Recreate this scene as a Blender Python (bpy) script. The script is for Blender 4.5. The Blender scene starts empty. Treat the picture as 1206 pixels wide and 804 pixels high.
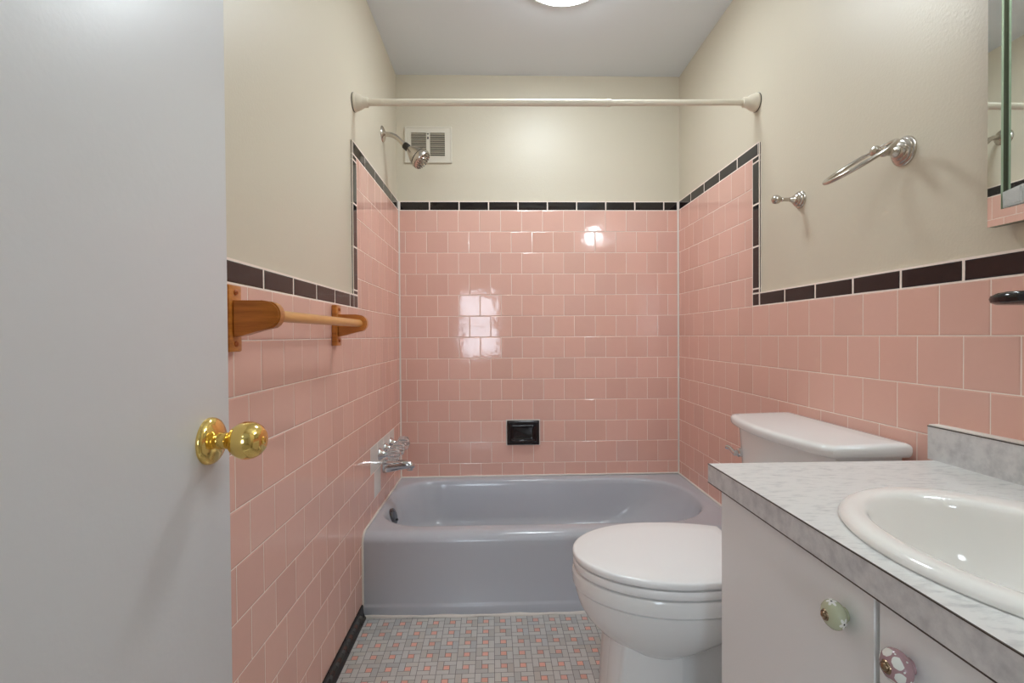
import bpy, bmesh, math, random
from mathutils import Vector, Matrix
random.seed(7)
C = bpy.context.scene.collection
PI = math.pi

# ---------------------------------------------------------------- room measures (metres)
A, B, D = 0.511, 0.949, 2.528          # tile faces: left x=-A, right x=B, back y=D
T = 0.010                              # tile build-up over the plaster
H = 2.394                              # ceiling
EYE = 1.0403
S = 0.1095                             # tile pitch
Z0 = EYE + 0.6511                      # top of the pink field round the tub
ZL = Z0 - 5 * S                        # top of the pink field outside the tub
YE = 1.787                             # where the tall tub surround ends
BW = 0.047                             # black border width
NEAR = -0.05                           # inner face of the doorway wall

def lin(c):
    return tuple(((v / 255) / 12.92 if v / 255 <= 0.04045 else ((v / 255 + 0.055) / 1.055) ** 2.4) for v in c)

# ---------------------------------------------------------------- materials
def mat(name, col, rough=0.5, metal=0.0, spec=0.5, ior=1.5, trans=0.0, coat=0.0,
        bump=None, mottle=None, tint=False, emit=None):
    m = bpy.data.materials.new(name); m.use_nodes = True
    nt = m.node_tree; N = nt.nodes; L = nt.links
    b = N['Principled BSDF']
    rgb = lin(col) + (1,)
    b.inputs['Base Color'].default_value = rgb
    b.inputs['Roughness'].default_value = rough
    b.inputs['Metallic'].default_value = metal
    b.inputs['IOR'].default_value = ior
    b.inputs['Specular IOR Level'].default_value = spec
    b.inputs['Transmission Weight'].default_value = trans
    b.inputs['Coat Weight'].default_value = coat
    b.inputs['Coat Roughness'].default_value = 0.05
    if emit:
        b.inputs['Emission Color'].default_value = lin(emit[0]) + (1,)
        b.inputs['Emission Strength'].default_value = emit[1]
    tc = N.new('ShaderNodeTexCoord')
    src = None
    if mottle:                      # (second colour, scale, lo, hi, stretch)
        c2, sc, lo, hi, st = mottle
        mp = N.new('ShaderNodeMapping'); mp.inputs['Scale'].default_value = st
        L.new(tc.outputs['Object'], mp.inputs['Vector'])
        nz = N.new('ShaderNodeTexNoise'); nz.inputs['Scale'].default_value = sc
        nz.inputs['Detail'].default_value = 6; nz.inputs['Roughness'].default_value = 0.62
        L.new(mp.outputs['Vector'], nz.inputs['Vector'])
        mr = N.new('ShaderNodeMapRange'); mr.inputs[1].default_value = lo; mr.inputs[2].default_value = hi
        L.new(nz.outputs['Fac'], mr.inputs['Value'])
        mx = N.new('ShaderNodeMix'); mx.data_type = 'RGBA'
        mx.inputs['A'].default_value = rgb; mx.inputs['B'].default_value = lin(c2) + (1,)
        L.new(mr.outputs['Result'], mx.inputs['Factor'])
        src = mx.outputs['Result']
        L.new(src, b.inputs['Base Color'])
    if tint:                        # per tile glaze variation, stored as a face attribute
        at = N.new('ShaderNodeAttribute'); at.attribute_name = 'tint'
        mx = N.new('ShaderNodeMix'); mx.data_type = 'RGBA'; mx.blend_type = 'MULTIPLY'
        mx.inputs['Factor'].default_value = 1
        if src: L.new(src, mx.inputs['A'])
        else: mx.inputs['A'].default_value = rgb
        L.new(at.outputs['Color'], mx.inputs['B'])
        L.new(mx.outputs['Result'], b.inputs['Base Color'])
    if bump:                        # (scale, strength, distance)
        nz = N.new('ShaderNodeTexNoise'); nz.inputs['Scale'].default_value = bump[0]
        nz.inputs['Detail'].default_value = 2
        L.new(tc.outputs['Object'], nz.inputs['Vector'])
        bp = N.new('ShaderNodeBump'); bp.inputs['Strength'].default_value = bump[1]
        bp.inputs['Distance'].default_value = bump[2]
        L.new(nz.outputs['Fac'], bp.inputs['Height'])
        L.new(bp.outputs['Normal'], b.inputs['Normal'])
    return m

M = {}
M['paint'] = mat('beige_paint', (214, 205, 186), 0.40, bump=(150, 0.22, 0.002))
M['ceiling'] = mat('ceiling_paint', (228, 234, 239), 0.75, bump=(60, 0.08, 0.002))
M['pink'] = mat('pink_glaze', (233, 187, 172), 0.07, bump=(20, 0.14, 0.004), tint=True)
M['pale'] = mat('pale_glaze', (238, 233, 227), 0.10, bump=(16, 0.08, 0.004), tint=True)
M['black'] = mat('black_glaze', (30, 24, 26), 0.08, bump=(14, 0.12, 0.004), tint=True)
M['grout'] = mat('grout', (250, 236, 226), 0.8)
M['caulk'] = mat('caulk', (232, 226, 218), 0.5)
M['mosaic'] = mat('grey_mosaic', (206, 204, 200), 0.35, tint=True)
M['mosaic_pink'] = mat('pink_mosaic', (240, 184, 168), 0.35, tint=True)
M['floor_grout'] = mat('floor_grout', (132, 130, 127), 0.9)
M['tub'] = mat('grey_enamel', (190, 195, 203), 0.15)
M['porcelain'] = mat('white_porcelain', (238, 239, 238), 0.07)
M['seat'] = mat('white_seat_plastic', (246, 247, 247), 0.22)
M['sink'] = mat('bone_porcelain', (244, 242, 238), 0.08)
M['marble'] = mat('marble_laminate', (226, 226, 224), 0.32,
                  mottle=((190, 191, 191), 60, 0.50, 0.74, (0.55, 1.7, 1.0)))
M['marble_edge'] = mat('marble_laminate_edge', (222, 222, 222), 0.32,
                       mottle=((186, 186, 188), 34, 0.42, 0.72, (1, 1, 1)))
M['seam'] = mat('laminate_seam', (72, 62, 56), 0.6)
M['cabinet'] = mat('vanity_paint', (243, 245, 246), 0.38, bump=(90, 0.05, 0.002))
M['dark'] = mat('dark_gap', (52, 46, 42), 0.8)
M['door'] = mat('door_paint', (218, 219, 221), 0.36, bump=(110, 0.10, 0.002))
M['trim'] = mat('white_trim', (222, 222, 220), 0.4)
M['brass'] = mat('polished_brass', (240, 208, 126), 0.14, metal=1.0)
M['chrome'] = mat('chrome', (214, 216, 218), 0.08, metal=1.0)
M['chrome_reflect_dark'] = mat('chrome_dark_reflection', (120, 122, 126), 0.16, metal=1.0)  # chrome with its dark reflections put into the base colour
M['nickel'] = mat('brushed_nickel', (196, 188, 178), 0.24, metal=1.0)
M['darkmetal'] = mat('dark_metal', (70, 66, 62), 0.35, metal=0.8)
M['acrylic'] = mat('clear_acrylic', (245, 245, 245), 0.04, trans=0.85, ior=1.45)
M['pull'] = mat('frosted_plastic', (250, 252, 250), 0.10, trans=0.55, ior=1.40, bump=(260, 0.6, 0.003))
M['wood'] = mat('varnished_oak', (214, 138, 58), 0.30, coat=0.3,
                mottle=((176, 102, 36), 22, 0.38, 0.70, (0.35, 1.0, 4.0)))
M['dowel'] = mat('varnished_dowel', (232, 172, 98), 0.28, coat=0.3,
                 mottle=((216, 150, 76), 20, 0.4, 0.7, (6, 0.4, 6)))
M['screwplug'] = mat('wood_plug', (190, 104, 50), 0.4)
M['rod'] = mat('cream_enamel', (226, 216, 198), 0.28)
M['vent'] = mat('vent_enamel', (220, 213, 198), 0.4)
M['louvre'] = mat('louvre_metal', (196, 186, 168), 0.5)
M['duct_shade'] = mat('vent_duct_shade', (60, 54, 46), 0.9)  # dark backing sheet, painted to stand for shade behind the louvres
M['mirror'] = mat('mirror_glass', (226, 232, 230), 0.015, metal=1.0)
M['glassedge'] = mat('green_glass_edge', (158, 172, 146), 0.12)
M['channel'] = mat('aged_channel', (78, 80, 60), 0.35, metal=0.4)
M['steelbody'] = mat('cabinet_steel', (170, 166, 160), 0.4)
M['green'] = mat('green_ceramic', (186, 190, 160), 0.12)
M['rose'] = mat('rose_ceramic', (176, 142, 146), 0.12)
M['petal'] = mat('white_petal', (236, 236, 230), 0.2)
M['dot'] = mat('black_dot', (22, 22, 22), 0.3)
M['gunmetal'] = mat('antique_brass', (150, 128, 104), 0.25, metal=1.0)
M['diffuser'] = mat('lamp_diffuser', (255, 255, 255), 0.4, emit=((238, 249, 255), 14.0))
M['fill_lamp'] = mat('fill_lamp_diffuser', (255, 255, 255), 0.4, emit=((238, 247, 255), 9.5))  # glow of the added fill light behind the doorway
M['globe'] = mat('lamp_globe', (255, 255, 255), 0.4, emit=((238, 249, 255), 14.0))
M['carpet'] = mat('beige_carpet', (176, 166, 150), 0.95, bump=(400, 0.4, 0.004))
M['roomwall'] = mat('bedroom_paint', (214, 210, 202), 0.6)

# window pane: mostly clear, a little gloss
pm = bpy.data.materials.new('window_glass'); pm.use_nodes = True
nt = pm.node_tree; nt.nodes.clear()
o_ = nt.nodes.new('ShaderNodeOutputMaterial'); ms = nt.nodes.new('ShaderNodeMixShader')
tr = nt.nodes.new('ShaderNodeBsdfTransparent'); gl = nt.nodes.new('ShaderNodeBsdfGlossy')
gl.inputs['Roughness'].default_value = 0.02; ms.inputs[0].default_value = 0.06
nt.links.new(tr.outputs[0], ms.inputs[1]); nt.links.new(gl.outputs[0], ms.inputs[2])
nt.links.new(ms.outputs[0], o_.inputs[0])
M['pane'] = pm

# ---------------------------------------------------------------- mesh helpers
def obj(name, bm, mats, parent=None, sharp=38, smooth=True, recalc=True):
    if recalc: bmesh.ops.recalc_face_normals(bm, faces=bm.faces[:])
    if smooth:
        lim = math.radians(sharp)
        for f in bm.faces: f.smooth = True
        for e in bm.edges:
            if len(e.link_faces) == 2:
                try: e.smooth = e.calc_face_angle() < lim
                except Exception: e.smooth = True
    me = bpy.data.meshes.new(name)
    bm.to_mesh(me); bm.free()
    for m in (mats if isinstance(mats, (list, tuple)) else [mats]): me.materials.append(m)
    ob = bpy.data.objects.new(name, me); C.objects.link(ob)
    if parent is not None: ob.parent = parent
    return ob

def structure(ob):
    ob['kind'] = 'structure'; return ob

def tag(ob, label, cat, group=None):
    ob['label'] = label; ob['category'] = cat
    if group: ob['group'] = group
    return ob

def empty(name, loc, label, cat, group=None):
    o = bpy.data.objects.new(name, None); C.objects.link(o)
    o.location = loc; o.empty_display_size = 0.05
    return tag(o, label, cat, group)

def at_root(ob, root):
    """parent ob (modelled in world space) to an Empty without moving it"""
    ob.parent = root
    ob.matrix_parent_inverse = Matrix.Translation(root.location).inverted()
    return ob

def box(bm, x0, x1, y0, y1, z0, z1, bev=0.0, seg=2, mi=0):
    r = bmesh.ops.create_cube(bm, size=1)
    vs = r['verts']
    for v in vs:
        v.co = Vector(((x0 + x1) / 2 + v.co.x * (x1 - x0), (y0 + y1) / 2 + v.co.y * (y1 - y0),
                       (z0 + z1) / 2 + v.co.z * (z1 - z0)))
    fs = {f for v in vs for f in v.link_faces}
    for f in fs: f.material_index = mi
    if bev > 0:
        es = list({e for v in vs for e in v.link_edges})
        rr = bmesh.ops.bevel(bm, geom=es, offset=bev, segments=seg, affect='EDGES', profile=0.5)
        for f in rr['faces']: f.material_index = mi

def loft(bm, rings, cap0=True, cap1=True, mi=0, closed=True):
    vv = [[bm.verts.new(p) for p in r] for r in rings]
    n = len(vv[0])
    for a, b in zip(vv[:-1], vv[1:]):
        for i in range(n if closed else n - 1):
            j = (i + 1) % n
            f = bm.faces.new((a[i], a[j], b[j], b[i])); f.material_index = mi
    if cap0: bm.faces.new(list(reversed(vv[0]))).material_index = mi
    if cap1: bm.faces.new(vv[-1]).material_index = mi
    return vv

def frame_of(axis):
    w = Vector(axis).normalized()
    u = w.orthogonal().normalized()
    if abs(w.z) < 0.9:
        u = Vector((0, 0, 1)).cross(w).normalized()
    v = w.cross(u)
    return u, v, w

def lathe(bm, prof, origin, axis, n=40, mi=0, cap0=True, cap1=True, flute=None):
    """prof = [(radius, distance along axis)...]"""
    u, v, w = frame_of(axis); o = Vector(origin)
    rings = []
    for r, d in prof:
        ring = []
        for i in range(n):
            t = 2 * PI * i / n
            rr = max(r, 1e-5) * (1 + (flute[1] * math.cos(flute[0] * t) if flute and r > flute[2] else 0))
            ring.append(o + w * d + (u * math.cos(t) + v * math.sin(t)) * rr)
        rings.append(ring)
    loft(bm, rings, cap0, cap1, mi)

def tube(bm, pts, rads, n=20, mi=0, caps=True):
    P = [Vector(p) for p in pts]
    if not isinstance(rads, (list, tuple)): rads = [rads] * len(P)
    rings = []; prev = None
    for i, p in enumerate(P):
        t = (P[min(i + 1, len(P) - 1)] - P[max(i - 1, 0)]).normalized()
        if prev is None:
            u = t.orthogonal().normalized()
        else:
            u = (prev - t * prev.dot(t)).normalized()
        prev = u; v = t.cross(u)
        rings.append([p + (u * math.cos(2 * PI * k / n) + v * math.sin(2 * PI * k / n)) * rads[i] for k in range(n)])
    loft(bm, rings, caps, caps, mi)

def torus(bm, c, normal, R, r, n=64, m=14, mi=0):
    u, v, w = frame_of(normal); c = Vector(c)
    vv = []
    for i in range(n):
        t = 2 * PI * i / n; d = u * math.cos(t) + v * math.sin(t)
        vv.append([bm.verts.new(c + d * (R + r * math.cos(2 * PI * k / m)) + w * r * math.sin(2 * PI * k / m)) for k in range(m)])
    for i in range(n):
        for k in range(m):
            f = bm.faces.new((vv[i][k], vv[(i + 1) % n][k], vv[(i + 1) % n][(k + 1) % m], vv[i][(k + 1) % m]))
            f.material_index = mi

def roundrect(x0, x1, y0, y1, radii, z, nc=12, ns=14):
    """radii: (x0y0, x1y0, x1y1, x0y1); constant vertex count, so rings can be lofted"""
    pts = []
    cs = [(x0, y0, 1, 1, PI), (x1, y0, -1, 1, 1.5 * PI), (x1, y1, -1, -1, 0), (x0, y1, 1, -1, 0.5 * PI)]
    arcs = []
    for (cx, cy, sx, sy, a0), r in zip(cs, radii):
        r = max(r, 1e-4)
        arcs.append([(cx + sx * r + r * math.cos(a0 + PI / 2 * k / nc), cy + sy * r + r * math.sin(a0 + PI / 2 * k / nc)) for k in range(nc + 1)])
    for i in range(4):
        pts += arcs[i]
        p, q = arcs[i][-1], arcs[(i + 1) % 4][0]
        for k in range(1, ns):
            t = k / ns
            pts.append((p[0] + (q[0] - p[0]) * t, p[1] + (q[1] - p[1]) * t))
    return [Vector((x, y, z)) for x, y in pts]

def prism(bm, poly, axis, a0, a1, bev=0.0, mi=0):
    """poly in the two axes other than `axis`; extruded a0..a1"""
    def mk(p, a):
        return {'x': Vector((a, p[0], p[1])), 'y': Vector((p[0], a, p[1])), 'z': Vector((p[0], p[1], a))}[axis]
    v0 = [bm.verts.new(mk(p, a0)) for p in poly]; v1 = [bm.verts.new(mk(p, a1)) for p in poly]
    n = len(poly); fs = []
    fs.append(bm.faces.new(list(reversed(v0)))); fs.append(bm.faces.new(v1))
    for i in range(n):
        fs.append(bm.faces.new((v0[i], v0[(i + 1) % n], v1[(i + 1) % n], v1[i])))
    for f in fs: f.material_index = mi
    if bev:
        es = list({e for f in fs[:2] for e in f.edges})
        r = bmesh.ops.bevel(bm, geom=es, offset=bev, segments=2, affect='EDGES')
        for f in r['faces']: f.material_index = mi

def BM(): return bmesh.new()

# ---------------------------------------------------------------- room shell
bm = BM(); box(bm, -A - T - 0.1, -A - T, NEAR, D + T + 0.1, -0.05, H + 0.05)
wall_left = structure(obj('wall_left', bm, M['paint'], smooth=False))
bm = BM(); box(bm, B + T, B + T + 0.1, NEAR, D + T + 0.1, -0.05, H + 0.05)
wall_right = structure(obj('wall_right', bm, M['paint'], smooth=False))
bm = BM(); box(bm, -A - T, B + T, D + T, D + T + 0.1, -0.05, H + 0.05)
wall_back = structure(obj('wall_back', bm, M['paint'], smooth=False))
bm = BM(); box(bm, -A - T, B + T, NEAR, D + T, H, H + 0.05)
ceiling = structure(obj('ceiling', bm, M['ceiling'], smooth=False))
# doorway wall behind the camera
DX0, DX1, DZ = -0.40, 0.38, 2.05
bm = BM()
box(bm, -1.7, DX0, NEAR - 0.12, NEAR, -0.05, H + 0.05)
box(bm, DX1, 1.7, NEAR - 0.12, NEAR, -0.05, H + 0.05)
box(bm, DX0, DX1, NEAR - 0.12, NEAR, DZ, H + 0.05)
structure(obj('wall_front', bm, M['paint'], smooth=False))
bm = BM()
for y0, y1 in ((NEAR, NEAR + 0.012), (NEAR - 0.132, NEAR - 0.12)):
    box(bm, DX1, DX1 + 0.04, y0, y1, 0, DZ + 0.06, 0.003)
    box(bm, DX0 - 0.06, DX0, y0, y1, 0, DZ + 0.06, 0.003)
    box(bm, DX0, DX1, y0, y1, DZ, DZ + 0.06, 0.003)
structure(obj('trim_1', bm, M['trim'], sharp=30))

# the bedroom the camera looks out of
bm = BM(); box(bm, -1.7, 1.7, -3.2, NEAR - 0.06, -0.05, 0.0)
structure(obj('floor_hall', bm, M['carpet'], smooth=False))
bm = BM(); box(bm, -1.7, 1.7, -3.2, NEAR - 0.12, H, H + 0.05)
structure(obj('ceiling_hall', bm, M['ceiling'], smooth=False))
bm = BM(); box(bm, -1.8, -1.7, -3.2, NEAR - 0.12, -0.05, H + 0.05)
structure(obj('wall_hall_left', bm, M['roomwall'], smooth=False))
bm = BM(); box(bm, 1.7, 1.8, -3.2, NEAR - 0.12, -0.05, H + 0.05)
structure(obj('wall_hall_right', bm, M['roomwall'], smooth=False))
WX0, WX1, WZ0, WZ1, WY = -0.66, -0.02, 0.66, 1.80, -3.0
bm = BM()
box(bm, -1.7, WX0, WY - 0.12, WY, 0, H); box(bm, WX1, 1.7, WY - 0.12, WY, 0, H)
box(bm, WX0, WX1, WY - 0.12, WY, 0, WZ0); box(bm, WX0, WX1, WY - 0.12, WY, WZ1, H)
structure(obj('wall_hall_back', bm, M['roomwall'], smooth=False))
bm = BM()
f = 0.035
for (x0, x1, z0, z1) in ((WX0, WX0 + f, WZ0, WZ1), (WX1 - f, WX1, WZ0, WZ1), (WX0 + f, WX1 - f, WZ0, WZ0 + f),
                         (WX0 + f, WX1 - f, WZ1 - f, WZ1), (WX0 + f, WX1 - f, 1.21, 1.25)):
    box(bm, x0, x1, WY - 0.08, WY - 0.04, z0, z1, 0.003)
win = structure(obj('window_1', bm, M['trim'], sharp=30))
for z0, z1 in ((WZ0 + f, 1.21), (1.25, WZ1 - f)):
    bm = BM(); box(bm, WX0 + f, WX1 - f, WY - 0.064, WY - 0.058, z0, z1)
    obj('pane', bm, M['pane'], win, smooth=False)

# ---------------------------------------------------------------- tile work
def tile_mesh(name, parent, to3d, rects, gslabs, tile_mat, cell=None, inset=0.0028, pillow=0.0008, grout=True):
    """rects = [(u0,u1,v0,v1)]; to3d(u,v,w) with w = height above the plaster"""
    bm = BM(); lay = bm.loops.layers.color.new('tint')
    nrm = (Vector(to3d(0, 0, 1)) - Vector(to3d(0, 0, 0)))
    def face(vs, mi, tint):
        f = bm.faces.new(vs); f.normal_update()
        if f.normal.dot(nrm) < -1e-6: f.normal_flip()
        f.material_index = mi
        for l in f.loops: l[lay] = tint
    for (u0, u1, v0, v1) in (gslabs if grout else []):
        q = [(u0, v0), (u1, v0), (u1, v1), (u0, v1)]
        top = [bm.verts.new(to3d(u, v, T - 0.0009)) for u, v in q]; bot = [bm.verts.new(to3d(u, v, -0.001)) for u, v in q]
        face(top, 1, (1, 1, 1, 1))
        for i in range(4): face((bot[i], bot[(i + 1) % 4], top[(i + 1) % 4], top[i]), 1, (1, 1, 1, 1))
    for (u0, u1, v0, v1) in rects:
        if u1 - u0 < 0.006 or v1 - v0 < 0.006: continue
        g = 0.0009; k = 1 + random.uniform(-0.03, 0.025); h = random.uniform(-0.015, 0.015)
        tint = (k, k * (1 + h * .6), k * (1 + h), 1)
        su, sv = random.uniform(-1, 1) * 0.00024, random.uniform(-1, 1) * 0.00024
        def ring(i, w, slope):
            qs = [(u0 + g + i, v0 + g + i, -1, -1), (u1 - g - i, v0 + g + i, 1, -1), (u1 - g - i, v1 - g - i, 1, 1), (u0 + g + i, v1 - g - i, -1, 1)]
            return [bm.verts.new(to3d(u, v, w + (su * a + sv * b) * slope)) for u, v, a, b in qs]
        r0 = ring(0, 0.003, 0); r1 = ring(0.0002, T - pillow, 0); r2 = ring(inset, T, 1)
        for a, b in ((r0, r1), (r1, r2)):
            for i in range(4): face((a[i], a[(i + 1) % 4], b[(i + 1) % 4], b[i]), 0, tint)
        face(r2, 0, tint)
    return obj(name, bm, [tile_mat, M['grout']], parent, smooth=False, recalc=False)

left = lambda u, v, w: (-A - T + w, u, v)
right = lambda u, v, w: (B + T - w, u, v)
back = lambda u, v, w: (u, D + T - w, v)

def split(a0, a1, phase, pitch):
    k = math.ceil((a0 - phase) / pitch - 1e-6)
    xs = [a0]
    while phase + k * pitch < a1 - 1e-6:
        if phase + k * pitch > a0 + 1e-6: xs.append(phase + k * pitch)
        k += 1
    xs.append(a1)
    return list(zip(xs[:-1], xs[1:]))

CORN = 0.004
def rows(zbot):
    j = 0
    while True:
        z1 = Z0 - j * S; z0 = max(z1 - S, zbot)
        if z1 <= zbot + 0.004: return
        yield j, z0, z1
        j += 1

patch = [(1.985, 2.345, Z0 - 11 * S, Z0 - 10 * S), (1.985, 2.095, Z0 - 12 * S, Z0 - 11 * S)]   # pale replaced tiles by the tub taps
def in_patch(u0, u1, v0, v1):
    u, v = (u0 + u1) / 2, (v0 + v1) / 2
    return any(p[0] < u < p[1] and p[2] < v < p[3] for p in patch)

BASE = 0.050
def side_rects(even, odd):
    out = []
    for j, z0, z1 in rows(BASE):
        y0 = YE if j < 5 else NEAR
        for a, b in split(y0, D - CORN, even if j % 2 == 0 else odd, S): out.append((a, b, z0, z1))
    return out
LR = side_rects(0.9521, 0.9521 + S / 2)
tile_mesh('tile_panel', wall_left, left, [r for r in LR if not in_patch(*r)],
          [(NEAR, D, 0.02, ZL), (YE, D, ZL, Z0)], M['pink'])
tile_mesh('patch_tile', wall_left, left, [r for r in LR if in_patch(*r)], [], M['pale'], grout=False)
RR = side_rects(1.6759 + S / 2, 1.6759)
tile_mesh('tile_panel', wall_right, right, RR, [(NEAR, D, 0.02, ZL), (YE, D, ZL, Z0)], M['pink'])
BR = []
for j, z0, z1 in rows(0.29):
    for a, b in split(-A + CORN, B - CORN, -0.422 + (0 if j % 2 == 0 else S / 2), S): BR.append((a, b, z0, z1))
tile_mesh('tile_panel', wall_back, back, BR, [(-A, B, 0.2, Z0)], M['pink'])
# black border
BP = 0.1545
def border(parent, fn, ylow, ytop):
    r = [(a, b, ZL, ZL + BW) for a, b in split(NEAR, YE - BW, ylow, BP)]
    r.append((YE - BW, YE, ZL, ZL + BW))
    r += [(YE - BW, YE, a, b) for a, b in split(ZL + BW, Z0, Z0 - 0.02, BP)]
    r += [(a, b, Z0, Z0 + BW) for a, b in split(YE - BW, D - CORN, ytop, BP)]
    g = [(NEAR, YE - BW, ZL, ZL + BW + 0.002), (YE - BW + 0.001, YE, ZL, Z0), (YE - BW + 0.001, D, Z0, Z0 + BW + 0.0015)]
    tile_mesh('tile_border', parent, fn, r, g, M['black'], inset=0.004, pillow=0.0018)
border(wall_left, left, 1.076, 2.211)
border(wall_right, right, 0.965, 2.211)
tile_mesh('tile_border', wall_back, back, [(a, b, Z0, Z0 + BW) for a, b in split(-A + CORN, B - CORN, -0.352, 0.153)],
          [(-A, B, Z0, Z0 + BW + 0.0015)], M['black'], inset=0.004, pillow=0.0018)
# white caulk in the two tub corners
for nm, x, s in (('trim_2', -A, 1), ('trim_3', B, -1)):
    bm = BM()
    prism(bm, [(x - s * 0.004, D + 0.004), (x + s * 0.006, D + 0.002), (x + s * 0.0045, D - 0.0045), (x + s * 0.002 - s * 0.004, D - 0.006)], 'z', 0.30, Z0 + BW)
    structure(obj(nm, bm, M['caulk'], sharp=60))
# black cove base
for nm, x, s, y1 in (('baseboard_left', -A, 1, 1.797), ('baseboard_right', B, -1, 1.797)):
    bm = BM(); lay = bm.loops.layers.color.new('tint')
    cuts = split(NEAR + 0.015, y1, 1.745, BP)
    for a, b in cuts:
        prof = [(-0.006, 0.0), (0.016, 0.0), (0.0155, 0.004), (0.010, 0.010), (0.0068, 0.020), (0.006, 0.036), (0.0055, 0.046), (0.003, 0.0505), (-0.006, 0.0505)]
        prism(bm, [(x + s * p, z) for p, z in prof], 'y', a + 0.0008, b - 0.0008)
    for f_ in bm.faces:
        for l in f_.loops: l[lay] = (1, 1, 1, 1)
    structure(obj(nm, bm, M['black'], sharp=50))

# ---------------------------------------------------------------- mosaic floor (pinwheel sheets)
bm = BM(); lay = bm.loops.layers.color.new('tint')
def fq(pts, z, mi, tint):
    f = bm.faces.new([bm.verts.new((x, y, z)) for x, y in pts]); f.material_index = mi
    for l in f.loops: l[lay] = tint
x0f, x1f, y0f, y1f = -A - T, B + T, NEAR, 1.86
vs = [bm.verts.new(p) for p in ((x0f, y0f, -0.0008), (x1f, y0f, -0.0008), (x1f, D + T, -0.0008), (x0f, D + T, -0.0008))]
ff = bm.faces.new(vs); ff.material_index = 2
vb = [bm.verts.new(p) for p in ((x0f, y0f, -0.05), (x1f, y0f, -0.05), (x1f, D + T, -0.05), (x0f, D + T, -0.05))]
bm.faces.new(list(reversed(vb))).material_index = 2
for i in range(4): bm.faces.new((vb[i], vb[(i + 1) % 4], vs[(i + 1) % 4], vs[i])).material_index = 2
P = 0.0604; U = P / 3; ang = 0.012; ca, sa = math.cos(ang), math.sin(ang); g = 0.0009
pieces = [(0, 1, 1, 3, 0), (1, 3, 2, 3, 0), (2, 3, 0, 2, 0), (0, 2, 0, 1, 0), (1, 2, 1, 2, 1)]
for i in range(-4, 28):
    for j in range(-30, 9):
        cx, cy = -0.472 + i * P, 1.513 + j * P
        for (a0, a1, b0, b1, mi) in pieces:
            q = []
            for (a, b) in ((a0, b0), (a1, b0), (a1, b1), (a0, b1)):
                lx = (a - 1.5) * U + (g if a == a0 else -g); ly = (b - 1.5) * U + (g if b == b0 else -g)
                gx, gy = cx + lx + 0.472, cy + ly - 1.513
                q.append((-0.472 + gx * ca - gy * sa, 1.513 + gx * sa + gy * ca))
            q = [(min(max(x, x0f + 0.011), x1f - 0.011), min(max(y, y0f + 0.002), y1f)) for x, y in q]
            ar = abs((q[1][0] - q[0][0]) * (q[2][1] - q[1][1]))
            if ar < 4e-6: continue
            k = 1 + random.uniform(-0.09, 0.07); h = random.uniform(-0.02, 0.02)
            fq(q, 0.0, mi, (k * (1 + h), k, k * (1 - h), 1))
structure(obj('floor', bm, [M['mosaic'], M['mosaic_pink'], M['floor_grout']], smooth=False))

# ---------------------------------------------------------------- bathroom door, standing open on the left
DY1, DFX = 0.730, -0.40
bm = BM(); box(bm, DFX - 0.035, DFX, NEAR + 0.014, DY1, 0.012, 2.035, 0.0015)
door = structure(obj('door_1', bm, M['door'], sharp=30))
ky, kz = 0.681, EYE - 0.1425
bm = BM()
for s, fx in ((1, DFX), (-1, DFX - 0.035)):
    lathe(bm, [(0.0325, 0), (0.0325, 0.0025), (0.031, 0.006), (0.026, 0.0095), (0.0175, 0.012), (0.0140, 0.0135)], (fx, ky, kz), (s, 0, 0), 48)
    lathe(bm, [(0.0125, 0.008), (0.0115, 0.014), (0.0115, 0.024), (0.0125, 0.028), (0.016, 0.031), (0.0205, 0.035), (0.0240, 0.041), (0.0262, 0.048),
               (0.0262, 0.054), (0.0245, 0.061), (0.0205, 0.068), (0.0150, 0.0725), (0.0125, 0.0735)], (fx, ky, kz), (s, 0, 0), 48)
    lathe(bm, [(0.0120, 0.0725), (0.0108, 0.0722), (0.0095, 0.0700), (0.0, 0.0700)], (fx, ky, kz), (s, 0, 0), 32, cap0=False)
    if s > 0:
        lathe(bm, [(0.0055, 0.069), (0.0055, 0.0745), (0.0040, 0.0755), (0, 0.0755)], (fx, ky, kz), (s, 0, 0), 24)
        box(bm, fx + 0.0752, fx + 0.0765, ky - 0.001, ky + 0.001, kz - 0.003, kz + 0.003)
obj('door_knob', bm, M['brass'], door)
bm = BM(); box(bm, DFX - 0.030, DFX - 0.005, DY1 - 0.001, DY1 + 0.001, kz - 0.028, kz + 0.028, 0.0005)
lathe(bm, [(0.009, 0), (0.008, 0.006), (0.004, 0.009)], (DFX - 0.0175, DY1, kz), (0, 1, 0), 20)
obj('latch_plate', bm, M['brass'], door)

# ---------------------------------------------------------------- bathtub
RZ = EYE - 0.733
TY = 1.800
tub_root = empty('bathtub', ((B - A) / 2, TY + 0.3, 0), 'grey enamelled bathtub with rounded rim built into the pink tiled alcove', 'bathtub')
XC = -0.147
def outer(fy, z, crease=0.0, ins=0.0):
    pts = roundrect(-A + 0.001 + ins, B - 0.001 - ins, TY, D - 0.001 - ins * 0.5, (0.001,) * 4, z, 8, 40)
    for p in pts:
        wgt = max(0, 1 - (p.y - TY) / 0.10)
        k = (1 - (XC - p.x) / (XC + A)) if p.x < XC else (1 - (p.x - XC) / (B - XC))
        p.y = fy + (p.y - TY) * ((D - 0.001 - fy) / (D - 0.001 - TY)) - crease * k * wgt
    return pts
def inner(l, r, fr, bk, z, rl, rr):
    return roundrect(-0.490 + l, 0.886 - r, 1.888 + fr, 2.468 - bk, (rl, rr, rr, rl), z, 8, 40)
cr = 0.007
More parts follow.
